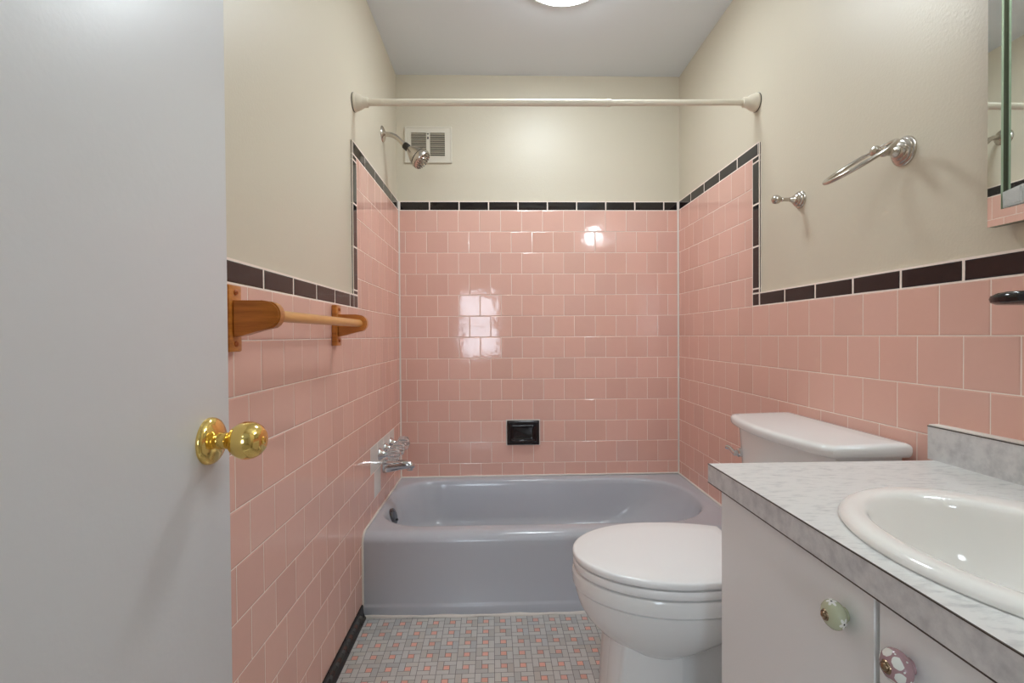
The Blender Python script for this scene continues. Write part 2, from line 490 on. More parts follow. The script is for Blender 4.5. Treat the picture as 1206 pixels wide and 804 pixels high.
rings = [outer(TY + 0.002, 0.001, cr), outer(TY, 0.020, cr), outer(TY, 0.036, cr), outer(TY + 0.0012, 0.040, cr), outer(TY + 0.0045, 0.044, cr),
         outer(TY + 0.0060, 0.050, cr), outer(TY + 0.0065, 0.15, cr)]
rad = 0.040; fy0 = TY + 0.004
rings.append(outer(fy0 + 0.001, RZ - rad - 0.02, cr))
for k in range(9):
    t = PI / 2 * k / 8
    rings.append(outer(fy0 + rad * (1 - math.cos(t)), RZ - rad * 0.85 * (1 - math.sin(t)), cr * (1 - 0.8 * k / 8)))
bowl = [(-0.022, -0.022, -0.022, -0.022, 0, .21, .27), (-0.012, -0.012, -0.012, -0.012, -0.0012, .205, .265), (-0.004, -0.004, -0.004, -0.004, -0.005, .20, .26), (0, 0, 0, 0, -0.012, .20, .26),
        (0.018, 0.008, 0.004, 0.004, -0.030, .19, .25), (0.042, 0.035, 0.012, 0.012, -0.10, .175, .24), (0.060, 0.10, 0.026, 0.026, -0.18, .16, .22),
        (0.105, 0.175, 0.045, 0.045, -0.225, .15, .20), (0.135, 0.235, 0.075, 0.075, -0.250, .13, .17), (0.17, 0.30, 0.13, 0.13, -0.258, .10, .13)]
for l, r, fr, bk, dz, rl, rr in bowl:
    rings.append(inner(l, r, fr, bk, RZ + dz, rl, rr))
bm = BM(); loft(bm, rings, True, True)
at_root(obj('tub_body', bm, M['tub'], None, sharp=60), tub_root)
# overflow plate on the tap end
bm = BM()
oy, oz = 2.115, RZ - 0.048; AX = (1, 0, 0.32); ox_ = -0.4620
lathe(bm, [(0.034, -0.004), (0.034, 0.004), (0.032, 0.008), (0.026, 0.0095), (0.012, 0.010), (0.0, 0.010)], (ox_, oy, oz), AX, 40)
lathe(bm, [(0.0055, 0.009), (0.0055, 0.0125), (0.003, 0.0135)], (ox_ - .008, oy, oz + 0.018), AX, 16)
lathe(bm, [(0.0055, 0.009), (0.0055, 0.0125), (0.003, 0.0135)], (ox_ + .008, oy, oz - 0.018), AX, 16)
ob = at_root(obj('overflow_plate', bm, M['chrome_reflect_dark']), tub_root); ob['label'] = 'chrome overflow plate'
bm = BM(); lathe(bm, [(0.034, 0), (0.034, 0.003), (0.028, 0.005), (0.024, 0.0035), (0, 0.003)], (-0.26, 2.17, RZ - 0.2585), (0, 0, 1), 36)
at_root(obj('drain', bm, M['chrome']), tub_root)
# caulk bead
bm = BM()
cz = RZ + 0.002
def bead(p, r=0.0045): tube(bm, p, r, 10)
bead([(-A + 0.002, 1.838, cz), (-A + 0.002, D - 0.003, cz)]); bead([(-A + 0.002, D - 0.004, cz), (B - 0.002, D - 0.004, cz + 0.004)])
bead([(B - 0.002, D - 0.003, cz + 0.002), (B - 0.002, 1.838, cz)])
for x in (-A + 0.002, B - 0.002):
    bead([(x, 1.840, cz), (x, 1.822, cz - 0.006), (x, 1.810, cz - 0.016), (x, 1.803, cz - 0.034), (x, 1.802, 0.2), (x, 1.802, 0.06), (x, 1.797, 0.03), (x, 1.797, 0.002)])
pts = []
for k in range(41):
    x = -A + 0.003 + (A + B - 0.006) * k / 40
    kk = (1 - (XC - x) / (XC + A)) if x < XC else (1 - (x - XC) / (B - XC))
    pts.append((x, TY - cr * kk + 0.001, 0.002 + 0.0012 * math.sin(k * 1.7)))
tube(bm, pts, [0.0062 + 0.0016 * math.sin(k * 0.9) for k in range(41)], 10)
at_root(obj('caulk_bead', bm, M['caulk']), tub_root)['label'] = 'white caulk line'

# ---------------------------------------------------------------- tub taps, spout, shower head
def tap(y, label):
    z = EYE - 0.500
    r = empty('tub_tap', (-A, y, z), label, 'tap', 'clear taps over the tub')
    bm = BM(); lathe(bm, [(0.026, 0), (0.026, 0.003), (0.023, 0.009), (0.017, 0.016), (0.0125, 0.026), (0.0115, 0.040)], (0, 0, 0), (1, 0, 0), 36)
    obj('flange', bm, M['chrome'], r)
    bm = BM()
    lathe(bm, [(0.012, 0.034), (0.020, 0.038), (0.0275, 0.043), (0.0300, 0.050), (0.0300, 0.066), (0.0280, 0.077), (0.0230, 0.084), (0.0130, 0.088), (0.0, 0.0885)],
          (0, 0, 0), (1, 0, 0), 96, flute=(8, 0.075, 0.018))
    obj('knob', bm, M['acrylic'], r)
    bm = BM(); lathe(bm, [(0.0085, 0.086), (0.0085, 0.0905), (0.005, 0.092), (0, 0.092)], (0, 0, 0), (1, 0, 0), 24)
    lathe(bm, [(0.0060, 0.030), (0.0050, 0.086)], (0, 0, 0), (1, 0, 0), 16)
    obj('cap', bm, M['chrome'], r)
tap(2.075, 'clear fluted acrylic tub tap, nearest of the row above the spout')
tap(2.180, 'clear fluted acrylic tub tap, middle of the row above the spout')
tap(2.288, 'clear fluted acrylic tub tap, nearest the pink back wall')
sp = empty('tub_spout', (-A, 2.150, EYE - 0.572), 'chrome tub spout on the left tiled wall below the clear taps', 'spout')
bm = BM()
def ell(x, ry, rz, zc, n=32): return [Vector((x, ry * math.cos(2 * PI * k / n), zc + rz * math.sin(2 * PI * k / n))) for k in range(n)]
loft(bm, [ell(0.0, .027, .030, 0), ell(0.010, .027, .030, 0), ell(0.03, .0245, .027, .002), ell(0.07, .022, .0225, .006), ell(0.105, .020, .0185, .007),
          ell(0.122, .0185, .0165, .005), ell(0.132, .0155, .0125, .002), ell(0.1375, .008, .006, 0.0)])
obj('spout_body', bm, M['chrome'], sp)
bm = BM(); lathe(bm, [(0.0135, 0), (0.0135, 0.012), (0.011, 0.0125), (0.010, 0.004)], (0.116, 0, -0.006), (0, 0, -1), 24)
obj('outlet', bm, M['chrome'], sp)

sh = empty('wall_shower', (-A - T, 2.23, EYE + 0.920), 'brushed metal shower head on a bent arm high on left wall', 'shower')
bm = BM(); lathe(bm, [(0.036, 0), (0.036, 0.002), (0.033, 0.006), (0.024, 0.011), (0.013, 0.0145), (0.0115, 0.016)], (0, 0, 0), (1, 0, 0), 40)
obj('flange', bm, M['nickel'], sh)
bm = BM()
pa = [(0.004, 0, 0), (0.022, 0, 0.0), (0.042, 0, -0.003), (0.060, 0, -0.011), (0.076, 0, -0.024), (0.092, 0, -0.041), (0.102, 0, -0.052)]
tube(bm, pa, 0.0105, 20); obj('arm', bm, M['nickel'], sh)
dv = Vector((0.74, -0.10, -0.66)).normalized(); jo = Vector((0.098, 0, -0.047))
bm = BM(); lathe(bm, [(0.011, 0), (0.0155, 0.003), (0.0165, 0.010), (0.0165, 0.024), (0.014, 0.031)], jo, dv, 28)
obj('swivel_collar', bm, M['darkmetal'], sh)['label'] = 'dark swivel collar'
bm = BM()
lathe(bm, [(0.012, 0.026), (0.016, 0.032), (0.023, 0.044), (0.033, 0.062), (0.041, 0.078), (0.0435, 0.086), (0.0440, 0.0885)], jo, dv, 48, mi=0)
lathe(bm, [(0.0405, 0.0880), (0.0405, 0.0920)], jo, dv, 48, mi=1)
lathe(bm, [(0.0440, 0.0915), (0.0470, 0.096), (0.0470, 0.110), (0.0440, 0.117), (0.034, 0.1185), (0.033, 0.1165), (0.020, 0.1165), (0.019, 0.119), (0.0, 0.1195)], jo, dv, 48, mi=0)
u_, v_, w_ = frame_of(dv)
for rr, nn in ((0.039, 20), (0.027, 14), (0.011, 7)):
    for k in range(nn):
        t = 2 * PI * k / nn
        lathe(bm, [(0.0018, 0.115), (0.0015, 0.1215), (0, 0.1215)], jo + (u_ * math.cos(t) + v_ * math.sin(t)) * rr, dv, 8, mi=1)
lathe(bm, [(0.0045, 0.040), (0.004, 0.056), (0.002, 0.058)], jo + Vector((0.0, 0, 0.016)), dv, 12, mi=0)
obj('spray_head', bm, [M['nickel'], M['darkmetal']], sh)

# ---------------------------------------------------------------- vent grille on the back wall
vx0, vx1, vz0, vz1 = -0.475, -0.236, EYE + 0.899, EYE + 1.082
vg = empty('vent_grille', ((vx0 + vx1) / 2, D + T, vz0), 'cream wall vent grille with two louvred openings behind shower head', 'vent')
ops = [(-0.444, -0.366), (-0.347, -0.270)]; oz0, oz1 = EYE + 0.930, EYE + 1.053
bm = BM(); yb, yf = D + T, D + T - 0.008
for (x0, x1, z0, z1) in ((vx0, ops[0][0], vz0, vz1), (ops[0][1], ops[1][0], vz0, vz1), (ops[1][1], vx1, vz0, vz1)):
    box(bm, x0, x1, yf, yb, z0, z1)
for o in ops:
    box(bm, o[0], o[1], yf, yb, vz0, oz0); box(bm, o[0], o[1], yf, yb, oz1, vz1)
t = 0.006
for (x0, x1, z0, z1) in ((vx0 - 0.002, vx0 + t, vz0 - 0.002, vz1 + 0.002), (vx1 - t, vx1 + 0.002, vz0 - 0.002, vz1 + 0.002),
                         (vx0 + t, vx1 - t, vz0 - 0.002, vz0 + t), (vx0 + t, vx1 - t, vz1 - t, vz1 + 0.002)):
    box(bm, x0, x1, yf - 0.002, yb, z0, z1, 0.0012, 1)
at_root(obj('frame', bm, M['vent'], None, sharp=30), vg)
for o in ops:
    bm = BM(); box(bm, o[0], o[1], yb - 0.0016, yb - 0.0004, oz0, oz1, mi=1)
    n = 12
    for k in range(n):
        zc = oz0 + (oz1 - oz0) * (k + 0.5) / n
        prism(bm, [(yf + 0.0006, zc - 0.0042), (yf + 0.0014, zc - 0.0048), (yb - 0.0020, zc + 0.0014), (yb - 0.0028, zc + 0.0020)], 'x', o[0], o[1], mi=0)
    at_root(obj('louvre_panel', bm, [M['louvre'], M['duct_shade']], None, sharp=30), vg)
bm = BM()
for z in (EYE + 1.046, EYE + 1.028): lathe(bm, [(0.0036, 0), (0.0036, 0.002), (0.002, 0.003)], (-0.3565, yf, z), (0, -1, 0), 14)
box(bm, -0.360, -0.353, yf - 0.004, yf, EYE + 1.019, EYE + 1.027, 0.001, 1)
at_root(obj('screw', bm, M['darkmetal']), vg)

# ---------------------------------------------------------------- curtain rod
rodz, ry0 = EYE + 0.854, 1.792
cr_ = empty('shower_curtain_rod', (0.2, ry0, rodz), 'cream tension shower curtain rod spanning the alcove between the side walls', 'curtain rod')
xl, xr = -A - T, B + T; ry1 = 1.772
bm = BM(); tube(bm, [(xl + 0.02, ry0, rodz), (0.415, (ry0 + ry1) / 2, rodz)], 0.0122, 28)
lathe(bm, [(0.0135, 0), (0.0135, 0.014)], (0.405, (ry0 + ry1) / 2, rodz), (1, 0, 0), 28)
at_root(obj('outer_tube', bm, M['rod']), cr_)
bm = BM(); tube(bm, [(0.41, (ry0 + ry1) / 2, rodz), (xr - 0.02, ry1, rodz)], 0.0106, 28)
at_root(obj('inner_tube', bm, M['rod']), cr_)
for x, s, y in ((xl, 1, ry0), (xr, -1, ry1)):
    bm = BM(); lathe(bm, [(0.030, 0), (0.0325, 0.003), (0.0325, 0.009), (0.030, 0.012), (0.0295, 0.016), (0.026, 0.026), (0.021, 0.034), (0.0185, 0.038), (0.0185, 0.050), (0.016, 0.054)], (x, y, rodz), (s, 0, 0), 40)
    at_root(obj('end_flange', bm, M['rod']), cr_)
    bm = BM(); lathe(bm, [(0.0335, 0.0004), (0.0335, 0.003)], (x, y, rodz), (s, 0, 0), 40)
    at_root(obj('rubber_pad', bm, M['darkmetal']), cr_)

# ---------------------------------------------------------------- soap dish
sx0, sx1, sz0, sz1 = 0.042, 0.210, EYE - 0.568, EYE - 0.442
sd = empty('soap_dish', ((sx0 + sx1) / 2, D, sz0), 'black glazed ceramic soap dish set in the pink back wall', 'soap dish')
bm = BM(); lay = bm.loops.layers.color.new('tint')
def rr(i, y, r): 
    pts = roundrect(sx0 + i, sx1 - i, sz0 + i, sz1 - i, (r,) * 4, 0, 5, 4)
    return [Vector((p.x, y, p.y)) for p in pts]
yw = D
loft(bm, [rr(0, yw + 0.002, .004), rr(0, yw - 0.010, .004), rr(0.003, yw - 0.015, .005), rr(0.009, yw - 0.017, .006), rr(0.018, yw - 0.016, .008),
          rr(0.024, yw - 0.010, .010), rr(0.028, yw - 0.005, .012), rr(0.036, yw - 0.003, .012)])
tube(bm, [(sx0 + 0.026, yw - 0.012, sz0 + 0.026), (sx0 + 0.034, yw - 0.021, sz0 + 0.023), (sx1 - 0.034, yw - 0.021, sz0 + 0.023), (sx1 - 0.026, yw - 0.012, sz0 + 0.026)], 0.0065, 14)
tube(bm, [(sx0 + 0.030, yw - 0.010, sz1 - 0.028), (sx1 - 0.030, yw - 0.010, sz1 - 0.028)], 0.005, 12)
for f_ in bm.faces:
    for l in f_.loops: l[lay] = (1, 1, 1, 1)
at_root(obj('dish', bm, M['black'], None, sharp=50), sd)
bm = BM(); box(bm, sx0 - 0.0055, sx1 + 0.0055, D - 0.0008, D + 0.001, sz0 - 0.004, sz1 + 0.0055, 0.001, 1)
at_root(obj('caulk_bead', bm, M['caulk']), sd)['label'] = 'white caulk line'

# ---------------------------------------------------------------- oak towel bar on the left wall
tb = empty('towel_bar', (-A, 1.23, EYE + 0.035), 'golden oak towel bar with two bracket arms on left pink wall', 'towel bar')
for y in (0.930, 1.524):
    bm = BM(); z0, z1 = EYE - 0.027, EYE + 0.099
    box(bm, -A, -A + 0.016, y - 0.022, y + 0.022, z0, z1, 0.003, 2)
    br = at_root(obj('bracket', bm, M['wood'], None, sharp=30), tb)
    bm = BM(); zc = EYE + 0.040
    po = [(-A + 0.015, EYE + 0.001), (-A + 0.015, EYE + 0.070)]
    po.append((-A + 0.070, EYE + 0.0695))
    for k in range(9):
        a = PI / 2 - (PI * 0.86) * k / 8
        po.append((-A + 0.080 + 0.024 * math.cos(a), zc + 0.002 + 0.026 * math.sin(a)))
    po += [(-A + 0.060, EYE + 0.0115), (-A + 0.036, EYE + 0.0045)]
    prism(bm, list(reversed(po)), 'y', y - 0.012, y + 0.012, bev=0.003)
    at_root(obj('bracket_arm', bm, M['wood'], None, sharp=40), tb)
    for z in (EYE + 0.086, EYE - 0.012):
        bm = BM(); lathe(bm, [(0.0055, 0), (0.0055, 0.002), (0.003, 0.0045), (0, 0.005)], (-A + 0.0155, y, z), (1, 0, 0), 18)
        at_root(obj('screw_plug', bm, M['screwplug']), tb)
bm = BM(); tube(bm, [(-A + 0.080, 0.925, EYE + 0.042), (-A + 0.080, 1.530, EYE + 0.042)], 0.0115, 24)
at_root(obj('dowel', bm, M['dowel']), tb)['label'] = 'pale wooden dowel'

# ---------------------------------------------------------------- robe hook and towel ring on the right wall
XW = B + T
def rosette(bm, o, r):
    lathe(bm, [(r, 0), (r, 0.003), (r * .94, 0.006), (r * .84, 0.0075), (r * .84, 0.010), (r * .76, 0.013), (r * .64, 0.0145), (r * .64, 0.017), (r * .54, 0.020),
               (r * .42, 0.0215), (r * .42, 0.024), (r * .32, 0.028), (r * .24, 0.036)], o, (-1, 0, 0), 48)
hk = empty('robe_hook', (XW, 1.513, EYE + 0.425), 'small brushed nickel robe hook with a ball tip beside the black border', 'robe hook')
bm = BM(); rosette(bm, (0, 0, 0), 0.0275); obj('rosette', bm, M['nickel'], hk)
bm = BM(); lathe(bm, [(0.0065, 0.030), (0.006, 0.042), (0.0055, 0.055), (0.0075, 0.060), (0.0065, 0.063), (0.009, 0.066), (0.0125, 0.071), (0.0138, 0.078), (0.0125, 0.085), (0.008, 0.0895), (0, 0.091)], (0, 0, 0), (-1, 0, 0), 32)
obj('peg', bm, M['nickel'], hk)
tr_ = empty('towel_ring', (XW, 1.120, EYE + 0.428), 'brushed nickel towel ring sticking out from the beige right wall', 'towel ring')
bm = BM(); rosette(bm, (0, 0, 0), 0.0345); obj('rosette', bm, M['nickel'], tr_)
bm = BM(); lathe(bm, [(0.0105, 0.034), (0.0095, 0.040), (0.0125, 0.046), (0.0125, 0.052), (0.0085, 0.056), (0.0080, 0.062), (0.011, 0.065), (0.0125, 0.070), (0.011, 0.076), (0.006, 0.0795), (0, 0.080)], (0, 0, 0.0), (-1, 0, 0), 32)
obj('post', bm, M['nickel'], tr_)
th = math.radians(33)
dirv = Vector((-math.cos(th), 0, -math.sin(th))); nrmv = Vector((-math.sin(th), 0, math.cos(th)))
bm = BM(); RR_ = 0.077
torus(bm, Vector((-0.044, 0, 0.015)) + dirv * RR_, nrmv, RR_, 0.0048, 80, 14)
obj('ring', bm, M['nickel'], tr_)

# ---------------------------------------------------------------- medicine cabinet
my0, my1, mz0, mz1, mxf = 0.27, 0.897, EYE + 0.199, EYE + 0.80, B - 0.020
mc = empty('medicine_cabinet', (XW, (my0 + my1) / 2, mz0), 'silver framed medicine cabinet with mirror doors high on the right wall', 'cabinet')
fw = 0.0245
bm = BM(); box(bm, mxf + 0.017, XW - 0.0005, my0 + 0.012, my1 - 0.012, mz0 + 0.012, mz1 - 0.012, 0.001, 1)
at_root(obj('body', bm, M['steelbody'], None, sharp=30), mc)
# frame strips: front mirror bevelled, inner edge green glass
def strip(poly, name='mirror_frame'):
    bm = BM(); n = len(poly)
    lv = [[bm.verts.new((mxf + d, y, z)) for y, z in poly] for d in (0.0, 0.0045, 0.0065, 0.016)]
    bm.faces.new(lv[0]).material_index = 0; bm.faces.new(list(reversed(lv[-1]))).material_index = 2
    for k in range(3):
        for i in range(n): bm.faces.new((lv[k][i], lv[k][(i + 1) % n], lv[k + 1][(i + 1) % n], lv[k + 1][i])).material_index = (1, 2, 2)[k]
    at_root(obj(name, bm, [M['mirror'], M['glassedge'], M['channel']], None, smooth=False), mc)
o0, o1, p0, p1 = my0, my1, mz0, mz1; q0, q1, s0, s1 = my0 + fw, my1 - fw, mz0 + fw + 0.004, mz1 - fw - 0.004
strip([(o0, p0), (o1, p0), (q1, s0), (q0, s0)]); strip([(o1, p0), (o1, p1), (q1, s1), (q1, s0)])
strip([(o1, p1), (o0, p1), (q0, s1), (q1, s1)]); strip([(o0, p1), (o0, p0), (q0, s0), (q0, s1)])
ym = (q0 + q1) / 2
for (a, b, x) in ((ym - 0.02, q1 - 0.0005, mxf + 0.0095), (q0 + 0.0005, ym + 0.02, mxf + 0.0035)):
    bm = BM(); box(bm, x, x + 0.005, a, b, s0 + 0.0005, s1 - 0.0005, mi=1)
    for f_ in bm.faces:
        if f_.calc_center_median().x < x + 0.0005: f_.material_index = 0
    at_root(obj('sliding_mirror', bm, [M['mirror'], M['glassedge']], None, smooth=False), mc)
bm = BM(); py1, pz0 = q1 - 0.004, s0 + 0.010
pz0 -= 0.008
prism(bm, [(py1 - 0.035, pz0 + 0.001), (py1, pz0 - 0.001), (py1 + 0.001, pz0 + 0.028), (py1 - 0.034, pz0 + 0.034)], 'x', mxf - 0.003, mxf + 0.0090, bev=0.003)
at_root(obj('finger_pull', bm, M['pull'], None, sharp=30), mc)['label'] = 'clear plastic finger pull'

# ---------------------------------------------------------------- black ceramic holder at the right edge
tz = EYE + 0.060
hd = empty('toothbrush_holder', (B, 0.79, tz), 'black ceramic toothbrush holder on pink tile at the right edge', 'toothbrush holder')
bm = BM(); lay = bm.loops.layers.color.new('tint')
box(bm, B - 0.010, B + 0.001, 0.79 - 0.05, 0.79 + 0.05, tz - 0.06, tz + 0.05, 0.004, 3)
rings = []
for i, z in ((0.006, -0.012), (0.001, -0.008), (0, -0.002), (0.001, 0.003), (0.006, 0.0075), (0.012, 0.009)):
    rings.append(roundrect(B - 0.104 + i, B - 0.004, 0.79 - 0.046 + i, 0.79 + 0.046 - i, (0.04, 0.002, 0.002, 0.04), tz + z, 8, 4))
loft(bm, rings)
for f_ in bm.faces:
    for l in f_.loops: l[lay] = (1, 1, 1, 1)
at_root(obj('holder_body', bm, M['black'], None, sharp=40), hd)
bm = BM()
for dy in (-0.024, 0.0, 0.024): lathe(bm, [(0.0075, 0), (0.0075, 0.0004)], (B - 0.055, 0.79 + dy, tz + 0.0088), (0, 0, 1), 20)  # flat black discs painting the shade inside open holes
at_root(obj('brush_hole_shade', bm, M['dot']), hd)

# ---------------------------------------------------------------- toilet
TC = 1.300
to = empty('toilet', (0.55, TC, 0), 'white porcelain toilet with closed lid between bathtub and vanity', 'toilet')
def egg(xf, xw, hw, xb, z, n=56, back=0.33, e=2.0):
    """front half ellipse xf..xw, then an arc back to xb"""
    pts = []
    half = n // 2
    y_b = hw * math.sqrt(max(0.0, 1 - ((xb - xw) / back) ** 2))
    # from back (+y side) round the front to back (-y side)
    t0 = math.acos((xb - xw) / back)
    m = n // 4
    for k in range(m):
        t = t0 + (PI / 2 - t0) * k / m
        pts.append((xw + back * math.cos(t), hw * math.sin(t)))
    for k in range(half + 1):
        t = PI / 2 + PI * k / half
        c_, s_ = math.cos(t), math.sin(t)
        pts.append((xw + (xw - xf) * math.copysign(abs(c_) ** (2 / e), c_), hw * math.copysign(abs(s_) ** (2 / e), s_)))
    for k in range(1, m + 1):
        t = PI * 1.5 + (PI / 2 - t0) * k / m
        pts.append((xw + back * math.cos(t), hw * math.sin(t)))
    return [Vector((x, TC + y, z)) for x, y in pts]
XW_ = 0.452
# bowl with upper band, groove and underside
bm = BM()
loft(bm, [egg(.205, XW_, .181, .70, .4135), egg(.200, XW_, .186, .705, .4120), egg(.1965, XW_, .189, .71, .405), egg(.1965, XW_, .189, .71, .388), egg(.198, XW_, .188, .71, .376),
          egg(.2065, XW_, .1795, .71, .3745), egg(.2070, XW_, .179, .71, .3710), egg(.2025, XW_, .1835, .71, .3695), egg(.206, XW_, .181, .71, .352), egg(.215, XW_, .173, .675, .322, back=.30), egg(.232, .447, .158, .61, .290, back=.225),
          egg(.262, .440, .136, .55, .258, back=.155), egg(.300, .430, .112, .51, .232, back=.115), egg(.340, .425, .086, .47, .212, back=.075), egg(.38, .420, .05, .445, .20, back=.04)])
at_root(obj('bowl', bm, M['porcelain'], None, sharp=26), to)
# pedestal front, trapway and foot
def ped(xf, x1, hw, ch, z):
    return [Vector(p) for p in ((xf, TC - hw * .42, z), (xf, TC + hw * .42, z), (xf + ch * .5, TC + hw * .86, z), (xf + ch, TC + hw, z), (x1, TC + hw, z), (x1, TC - hw, z), (xf + ch, TC - hw, z), (xf + ch * .5, TC - hw * .86, z))]
bm = BM()
loft(bm, [ped(.262, .485, .122, .035, 0.0), ped(.266, .480, .118, .035, 0.02), ped(.274, .468, .104, .035, 0.06), ped(.277, .462, .098, .035, 0.14), ped(.283, .460, .097, .036, 0.21), ped(.295, .458, .097, .038, 0.30)])
bmesh.ops.bevel(bm, geom=[e for e in bm.edges if abs(e.verts[0].co.z - e.verts[1].co.z) > 0.01], offset=0.006, segments=3, affect='EDGES')
pe = at_root(obj('pedestal', bm, M['porcelain'], None, sharp=40), to)
bm = BM()
def el(x, z, ry, rz, tilt): return [Vector((x - rz * math.sin(q) * math.sin(tilt), TC + ry * math.cos(q), z + rz * math.sin(q) * math.cos(tilt))) for q in [2 * PI * k / 32 for k in range(32)]]
loft(bm, [el(.440, .240, .070, .024, 0), el(.48, .242, .074, .025, .2), el(.52, .256, .078, .026, .45), el(.56, .279, .082, .025, .6), el(.60, .305, .090, .027, .6), el(.65, .328, .088, .032, .4),
          el(.70, .335, .086, .035, .1), el(.75, .310, .084, .036, -.8), el(.775, .24, .080, .038, -1.5), el(.775, .02, .078, .038, -1.57)])
loft(bm, [roundrect(.44, .86, TC - .105, TC + .105, (.02, .09, .09, .02), z) for z in (0.0, 0.03)] + [roundrect(.44, .84, TC - .045, TC + .045, (.02, .04, .04, .02), z) for z in (0.055, 0.25)])
loft(bm, [roundrect(.62, .94, TC - .13, TC + .13, (.05, .03, .03, .05), z) for z in (0.33, 0.375, 0.4135)])
at_root(obj('trapway', bm, M['porcelain'], None, sharp=50), to)
# seat ring and lid
def seatring(dx, z): return egg(.198 + dx, XW_, .190 - dx, .660 - dx * .5, z)
bm = BM(); loft(bm, [seatring(.016, .4175), seatring(.003, .4178), seatring(.0015, .4195), seatring(.0015, .4355), seatring(.003, .4380), seatring(.016, .4385)])
at_root(obj('seat', bm, M['seat'], None, sharp=50), to)
bm = BM(); loft(bm, [seatring(.018, .4425), seatring(.002, .4430), seatring(.0005, .4445), seatring(.0, .452), seatring(.001, .4568), seatring(.004, .4592), seatring(.010, .4605), seatring(.06, .4610), seatring(.13, .4615)])
at_root(obj('seat_lid', bm, M['seat'], None, sharp=50), to)
for dy in (-0.075, 0.075):
    bm = BM()
    lathe(bm, [(0.013, 0), (0.015, 0.002), (0.015, 0.032), (0.013, 0.034)], (.682, TC + dy - 0.017, .434), (0, 1, 0), 24)
    box(bm, .664, .690, TC + dy - 0.014, TC + dy + 0.014, .4137, .436, 0.003)
    at_root(obj('seat_hinge', bm, M['seat']), to)
# tank and lid
def tank(xb, xf, hw, bow, z, n=20, tcy=1.305, r=0.012):
    pts = []
    for k in range(n + 1):            # bowed front, far to near
        t = k / n; y = hw - 2 * hw * t
        e = min(t, 1 - t) * 2 * hw
        rc = (r - math.sqrt(max(0, r * r - (r - e) ** 2))) if e < r else 0
        pts.append((xf - bow * (1 - (2 * t - 1) ** 2) + rc, tcy + y))
    for k in range(7): a = -PI / 2 + PI / 2 * k / 6; pts.append((xb - .012 + .012 * math.cos(a), tcy - hw + .012 + .012 * math.sin(a)))
    for k in range(7): a = PI / 2 * k / 6; pts.append((xb - .012 + .012 * math.cos(a), tcy + hw - .012 + .012 * math.sin(a)))
    return [Vector((x, y, z)) for x, y in pts]
bm = BM()
loft(bm, [tank(.925, .790, .190, .020, .416), tank(.930, .782, .198, .022, .45), tank(.934, .768, .212, .028, .62), tank(.935, .760, .217, .030, .757)])
at_root(obj('tank', bm, M['porcelain'], None, sharp=50), to)
def lid(i, z, slope=0.0):
    r = tank(.940 - i, .744 + i, .240 - i, .036, z, r=.006)
    for p in r: p.z -= slope * max(0, min(1, (.93 - p.x) / .2))
    return r
bm = BM()
loft(bm, [lid(.010, .7575), lid(.003, .759), lid(.001, .764), lid(0, .772), lid(.0005, .781, .003), lid(.003, .786, .004), lid(.009, .7895, .005), lid(.020, .7905, .006), lid(.05, .7915, .0055)])
at_root(obj('tank_lid', bm, M['porcelain'], None, sharp=60), to)
bm = BM(); lx, ly, lz = .752, 1.490, EYE - .368
lathe(bm, [(0.014, -0.01), (0.014, 0.006), (0.011, 0.009), (0.008, 0.010), (0.008, 0.020)], (lx, ly, lz), (-1, 0, 0), 28)
tube(bm, [(lx - .016, ly - .006, lz - .004), (lx - .018, ly + .008, lz + .002), (lx - .020, ly + .024, lz + .009), (lx - .024, ly + .036, lz + .009)], [.0075, .007, .006, .0075], 16)
at_root(obj('flush_lever', bm, M['chrome']), to)['label'] = 'chrome flush lever'

# ---------------------------------------------------------------- vanity: cabinet, countertop, basin
CT = EYE - 0.2705                      # counter top height
VX, VY0, VY1 = 0.452, 0.165, 0.972
va = empty('vanity_cabinet', (0.70, (VY0 + VY1) / 2, 0), 'pale grey painted vanity cabinet with two flat doors and ceramic knobs', 'cabinet')
bm = BM(); ctb = CT - 0.040
box(bm, VX + 0.019, B - 0.002, VY0, VY0 + 0.018, 0.0, ctb); box(bm, VX + 0.019, B - 0.002, VY1 - 0.018, VY1, 0.0, ctb)
box(bm, VX + 0.019, B - 0.002, VY0 + 0.018, VY1 - 0.018, 0.09, 0.108); box(bm, B - 0.010, B - 0.002, VY0 + 0.018, VY1 - 0.018, 0.108, ctb)
box(bm, VX + 0.034, VX + 0.050, VY0 + 0.018, VY1 - 0.018, ctb - 0.03, ctb - 0.0005); box(bm, VX + 0.024, VX + 0.040, 0.545, 0.590, 0.108, ctb - 0.03)
at_root(obj('carcass', bm, M['cabinet'], None, smooth=False), va)
bm = BM(); box(bm, VX + 0.07, VX + 0.085, VY0 + 0.018, VY1 - 0.018, 0.001, 0.09)
at_root(obj('toe_kick', bm, M['dark'], None, smooth=False), va)
def petal(bm, o, n, d, ln, wd, mi, lift=0.0004):
    """flat painted petal lying on the glaze"""
    n = Vector(n).normalized(); d = (Vector(d) - n * Vector(d).dot(n)).normalized(); s = n.cross(d)
    ring = []
    for k in range(14):
        t = 2 * PI * k / 14
        ring.append(Vector(o) + d * (ln * (0.5 + 0.5 * math.cos(t))) + s * (wd * 0.5 * math.sin(t)))
    return ring, n
